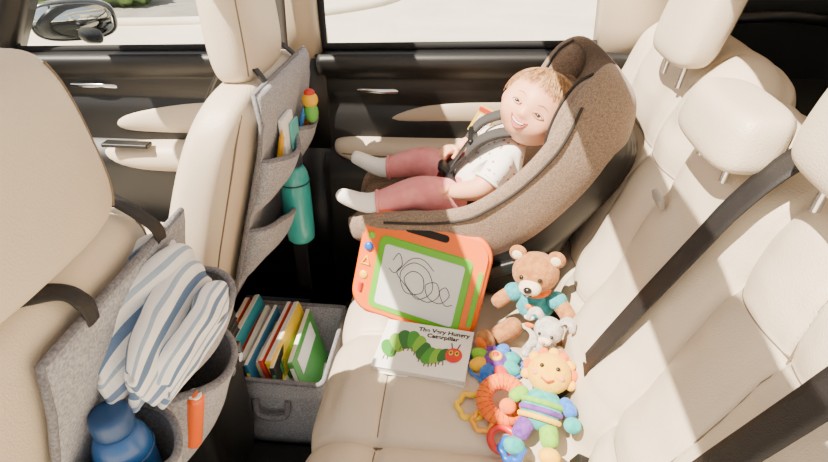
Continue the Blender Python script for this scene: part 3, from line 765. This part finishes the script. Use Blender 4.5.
ell('knob_green',(-.126,.062,.013),(.009,.009,.005),mat('knob_green','7cc42c',.3))
tube('stamp_triangle',[(-.138,-.008,.014),(-.118,-.008,.014),(-.128,.011,.014)],.003,yel,cyc=True,n=1)
ell('stamp_square',(-.128,-.035,.013),(.010,.010,.005),mat('stamp_yel','f6c22f',.4))
tube('pen_clip',[(-.130,-.075,.014),(-.130,-.055,.016)],.005,red,raw=True)
def curvy(pts): tube('scribble',[(a*1.15,b*1.15,.0168) for a,b in pts],.0008,ink,n=8,res=1)
curvy([(-.055,.018),(-.045,.035),(-.035,.015),(-.042,-.005),(-.02,-.025),(.01,-.045),(.035,-.02),(.02,.015),(-.012,.025),(-.035,-.002),(-.018,-.038),(.015,-.030),(.012,.0),(-.01,.008),(-.025,-.012),(-.005,-.035),(.03,-.045),(.05,-.025),(.04,-.002),(.02,-.012),(.03,-.035),(.055,-.04),(.07,-.02),(.06,-.005),(.05,-.018),(.065,-.04),(.08,-.035)])
curvy([(-.06,.0),(-.045,-.005),(-.02,.03),(.005,.036),(.03,.02)])
XF=Matrix.Identity(4)
group('magnetic_drawing_board')

# ---------------------------------------------------------------- caterpillar book
xa=V((.205,-.026,0)).normalized();za=V((0,0,1));ya=za.cross(xa)
M=Matrix((xa,ya,za)).transposed().to_4x4();M.translation=V((-.062,.856,.401))
XF=M@Matrix.Scale(.92,4)
rbox('cover_back',(0,0,-.001),(.212,.158,.003),white,bev=.001,seg=2)
rbox('pages',(0.001,0,.008),(.206,.152,.014),mat('paper2','ece7db',.8),bev=.001)
for k in range(5): rbox('page_line',(0.001,0,.003+k*.0028),(.2068,.1528,.0004),mat('page_gap','b9b2a4',.8),bev=0)
rbox('cover_front',(0,0,.0165),(.212,.158,.003),white,bev=.001,seg=2)
g1=mat('cat_green','3f8f2c',.6);g2=mat('cat_green2','78b030',.6);g3=mat('cat_green3','246628',.6)
z=.0182
seg=[(-.080,-.018,.017,.030),(-.066,.004,.018,.032),(-.050,.018,.019,.032),(-.031,.020,.018,.031),(-.014,.008,.017,.030),(.0,-.010,.017,.029),(.015,-.022,.017,.028),(.031,-.020,.016,.026),(.046,-.014,.014,.024)]
for i,(a,b,c,d) in enumerate(seg):
    ell('segment',(a,b,z+.0002*i),(c,d,.0008),[g1,g2,g3][i%3],rot=(0,0,.5-.12*i))
    for s in (-1,1): tube('leg',[(a+s*.004,b-d*.8,z+.0004),(a+s*.005,b-d-.006,z+.0004)],.0014,mat('leg_brown','6b4a2a',.6),raw=True,res=1)
ell('cat_head',(.070,-.010,z+.002),(.020,.023,.0009),red)
for q in (.063,.077):
    ell('cat_eye',(q,-.004,z+.003),(.005,.008,.0005),yel);ell('cat_pupil',(q,-.004,z+.0034),(.0028,.0045,.0005),g3)
for s in (-1,1): tube('antenna',[(.070+s*.006,.012,z+.001),(.070+s*.010,.028,z+.001)],.0016,mat('purple','5a3a6c',.5),raw=True,res=1)
text('title','The Very Hungry\nCaterpillar',.0175,Matrix.Translation((.036,.055,z+.0003)),ink)
XF=Matrix.Identity(4)
group('board_book')

# ---------------------------------------------------------------- plush toys
def furry(name,c,c2,b=1.0): return mat(name,c,.95,col2=c2,vscale=90,bump=b,bscale=220,sheen=.15)
tan=furry('bear_tan','9a6230','b67e46');teal=furry('bear_teal','1f8c98','44a4aa');cream=furry('bear_cream','e6d0aa','efdfc0');blk=mat('nose_black','1a1513',.25);orange=furry('plush_orange','e86400','f07a14')
def place(o,yaw,k=1,roll=0):
    return Matrix.Translation(o)@Matrix.Rotation(yaw,4,'Z')@Matrix.Rotation(roll,4,'Y')@Matrix.Scale(k,4)
XF=place((.180,.958,.390),-.35,1.12,-.08)
skin('torso',[(0,0,.045),(0,.004,.085),(0,.0,.118)],[(0,1),(1,2)],[.045,.040,.022],teal,s=2)
ell('collar',(0,-.004,.112),(.03,.028,.008),orange)
ell('head',(0,-.008,.155),(.044,.040,.038),tan)
ell('muzzle',(0,-.046,.145),(.021,.018,.016),cream);ell('nose',(0,-.063,.150),(.008,.006,.006),blk)
tube('mouth_line',[(-.008,-.060,.138),(0,-.0635,.136),(.008,-.060,.138)],.0012,blk)
for s in (-1,1):
    ell('eye',(s*.017,-.043,.162),.0045,blk);ell('ear',(s*.036,-.002,.186),(.017,.009,.017),tan,rot=(0,s*.3,0));ell('ear_inner',(s*.036,-.009,.186),(.010,.004,.010),cream,rot=(0,s*.3,0))
    skin('arm',[(s*.034,-.002,.103),(s*.062,-.014,.082),(s*.078,-.030,.070)],[(0,1),(1,2)],[.017,.016,.017],tan,s=2)
    ell('sleeve',(s*.042,-.005,.096),(.020,.019,.018),teal)
    skin('leg',[(s*.024,-.01,.028),(s*.048,-.05,.024),(s*.066,-.084,.026)],[(0,1),(1,2)],[.026,.021,.020],tan,s=2)
    ell('foot',(s*.070,-.094,.032),(.021,.014,.028),tan,rot=(0,0,s*.3));ell('foot_pad',(s*.074,-.107,.032),(.014,.004,.019),orange,rot=(0,0,s*.4))
for k in range(3): ell('belly_spot',(.0,-.043+.004*abs(k-1),.05+.022*k),(.010,.004,.006),orange if k!=1 else white)
XF=Matrix.Identity(4);group('teddy_bear')
grey=furry('bunny_grey','a8a19a','cdc6be')
XF=place((.190,.852,.388),-.40,1.35)
skin('torso',[(0,0,.022),(0,0,.045),(0,0,.062)],[(0,1),(1,2)],[.020,.018,.012],grey,s=2)
ell('head',(0,-.004,.082),(.022,.020,.021),grey);ell('muzzle',(0,-.022,.076),(.010,.008,.008),cream);ell('nose',(0,-.030,.079),(.003,.002,.002),mat('nosepink','d98a8a',.5))
for s in (-1,1):
    ell('eye',(s*.009,-.022,.087),.0025,blk,seg=10)
    skin('ear',[(s*.012,0,.096),(s*.022,.002,.108),(s*.031,0,.104),(s*.034,-.004,.090)],[(0,1),(1,2),(2,3)],[(.007,.004),(.009,.004),(.009,.004),(.006,.004)],grey,s=2)
    skin('arm',[(s*.016,0,.055),(s*.026,-.010,.040),(s*.026,-.02,.028)],[(0,1),(1,2)],[.008,.007,.008],grey,s=2)
    skin('leg',[(s*.010,-.005,.012),(s*.015,-.028,.011),(s*.018,-.042,.014)],[(0,1),(1,2)],[.012,.009,.011],grey,s=2)
XF=Matrix.Identity(4);group('plush_bunny')

py=furry('plush_yellow','efae00','f5c11c',.5);pt=furry('plush_teal','0f948e','2fb0a6',.5);pp=furry('plush_purple','5f2f86','7c46a4',.5);pb=furry('plush_blue','1f5fc0','3c80d8',.5);pg=furry('plush_green','6fb01c','88c030',.5);pr=furry('plush_red','cc2a1c','de4432',.5);pk=furry('plush_pink','ea8a5a','f0a070',.5)
XF=place((.160,.676,.430),-.28,1.12)@Matrix.Rotation(-.95,4,'X')
ell('body',(0,0,.022),(.034,.026,.034),pt)
for k,(mm) in enumerate((py,pp,pg)): tube('belly_stripe',[(.034*math.sin(a),-.0265*math.cos(a),.006+.012*k) for a in [-1.2+q*.3 for q in range(9)]],.0045,mm)
ell('head',(0,-.004,.080),(.036,.028,.034),py)
for k in range(9):
    a=-.25+k*(math.pi+.5)/8
    ell('ray',(.038*math.cos(a),.002,.080+.036*math.sin(a)),(.009,.008,.009),[py,orange][k%2])
for s in (-1,1):
    ell('eye',(s*.013,-.0305,.086),.0036,blk,seg=10);ell('cheek',(s*.021,-.026,.073),(.005,.003,.004),pk,seg=12)
    skin('arm',[(s*.025,0,.045),(s*.042,-.006,.036),(s*.050,-.008,.020)],[(0,1),(1,2)],[.013,.012,.013],[pg,pb][s>0],s=2)
    ell('mitt',(s*.052,-.009,.010),(.014,.012,.013),[orange,pt][s>0])
    skin('leg',[(s*.014,-.004,.004),(s*.022,-.006,-.018),(s*.026,-.008,-.036)],[(0,1),(1,2)],[.018,.016,.016],[pp,pg][s>0],s=2)
    ell('shoe',(s*.028,-.012,-.046),(.018,.019,.014),[pt,py][s>0])
tube('smile',[(-.010,-.031,.067),(0,-.034,.062),(.010,-.031,.067)],.0014,red)
XF=Matrix.Identity(4);group('activity_plush_doll')
XF=place((.088,.838,.392),.3)
for i in range(8):
    a=i*math.tau/8
    ell('petal',(.034*math.cos(a),.034*math.sin(a),.018),(.022,.016,.015),[pt,pb,pp,pg,py,pb,pr,pt][i],rot=(0,0,a))
ell('disc',(0,0,.022),(.026,.026,.016),pp);ell('dot',(0,0,.036),(.014,.014,.005),py);ell('dot2',(0,0,.040),(.007,.007,.004),red)
tube('crinkle_edge',[((.054+.004*(k%2))*math.cos(k*math.tau/24),(.054+.004*(k%2))*math.sin(k*math.tau/24),.012) for k in range(24)],.003,pb,cyc=True,n=2)
XF=Matrix.Identity(4);group('flower_crinkle_toy')
XF=place((.098,.737,.405),0,1.08)@Matrix.Rotation(.5,4,'X')
R0=.032
tube('ring',[(R0*math.cos(t),R0*math.sin(t),.022) for t in [k*math.tau/24 for k in range(24)]],.0145,orange,cyc=True,n=3,res=6)
for k in range(24):
    t=k*math.tau/24
    tube('stitch',[(R0*math.cos(t)+.0147*math.cos(a)*math.cos(t),R0*math.sin(t)+.0147*math.cos(a)*math.sin(t),.022+.0147*math.sin(a)) for a in [j*math.tau/8 for j in range(8)]],.0010,mat('stitch','c85000',.8),cyc=True,n=1,res=1)
XF=Matrix.Identity(4);group('ring_rattle')
def teether(c,col,r,t=.006,sx=1,bumps=True):
    m=mat('teether_'+col,col,.3,coat=.4)
    pts=[(c[0]+r*sx*math.cos(a)*(1+(.10*math.cos(a*6) if bumps else 0)),c[1]+r*math.sin(a)*(1+(.10*math.cos(a*6) if bumps else 0)),c[2]+.004*math.sin(a)) for a in [k*math.tau/36 for k in range(36)]]
    tube('ring',pts,t,m,cyc=True,n=2)
    group('teether_ring')
teether((.040,.725,.402),'f0c400',.026,.006);teether((.062,.690,.404),'e8a000',.019,.005);teether((.098,.655,.402),'d02418',.023,.007,bumps=False);teether((.112,.630,.410),'1458b8',.019,.006)

# ---------------------------------------------------------------- light
w=bpy.data.worlds.new('World');bpy.context.scene.world=w;w.use_nodes=True
nt=w.node_tree;sk=nt.nodes.new('ShaderNodeTexSky');sk.sky_type='NISHITA';sk.sun_disc=False;sk.sun_elevation=math.radians(50);sk.sun_rotation=math.radians(230)
mx=nt.nodes.new('ShaderNodeMixRGB');mx.inputs[0].default_value=.75;mx.inputs[2].default_value=(3.15,2.9,2.6,1)
bg=nt.nodes['Background'];nt.links.new(sk.outputs[0],mx.inputs[1]);nt.links.new(mx.outputs[0],bg.inputs[0]);bg.inputs[1].default_value=.40
s=bpy.data.lights.new('sun','SUN');s.energy=22;s.angle=math.radians(.6);s.color=(1,.88,.72)
so=bpy.data.objects.new('sun',s);bpy.context.collection.objects.link(so)
so.rotation_euler=V((.42,.34,-.84)).to_track_quat('-Z','Y').to_euler();so.location=(-3,-2,6)

cd=bpy.data.cameras.new('cam');cd.lens=24;cd.sensor_width=36;cd.clip_start=.02
cam=bpy.data.objects.new('camera',cd);bpy.context.collection.objects.link(cam)
cam.location=(0,0,1.26);cam.rotation_euler=(math.radians(90-32.5),0,math.radians(5.6))
bpy.context.scene.camera=cam
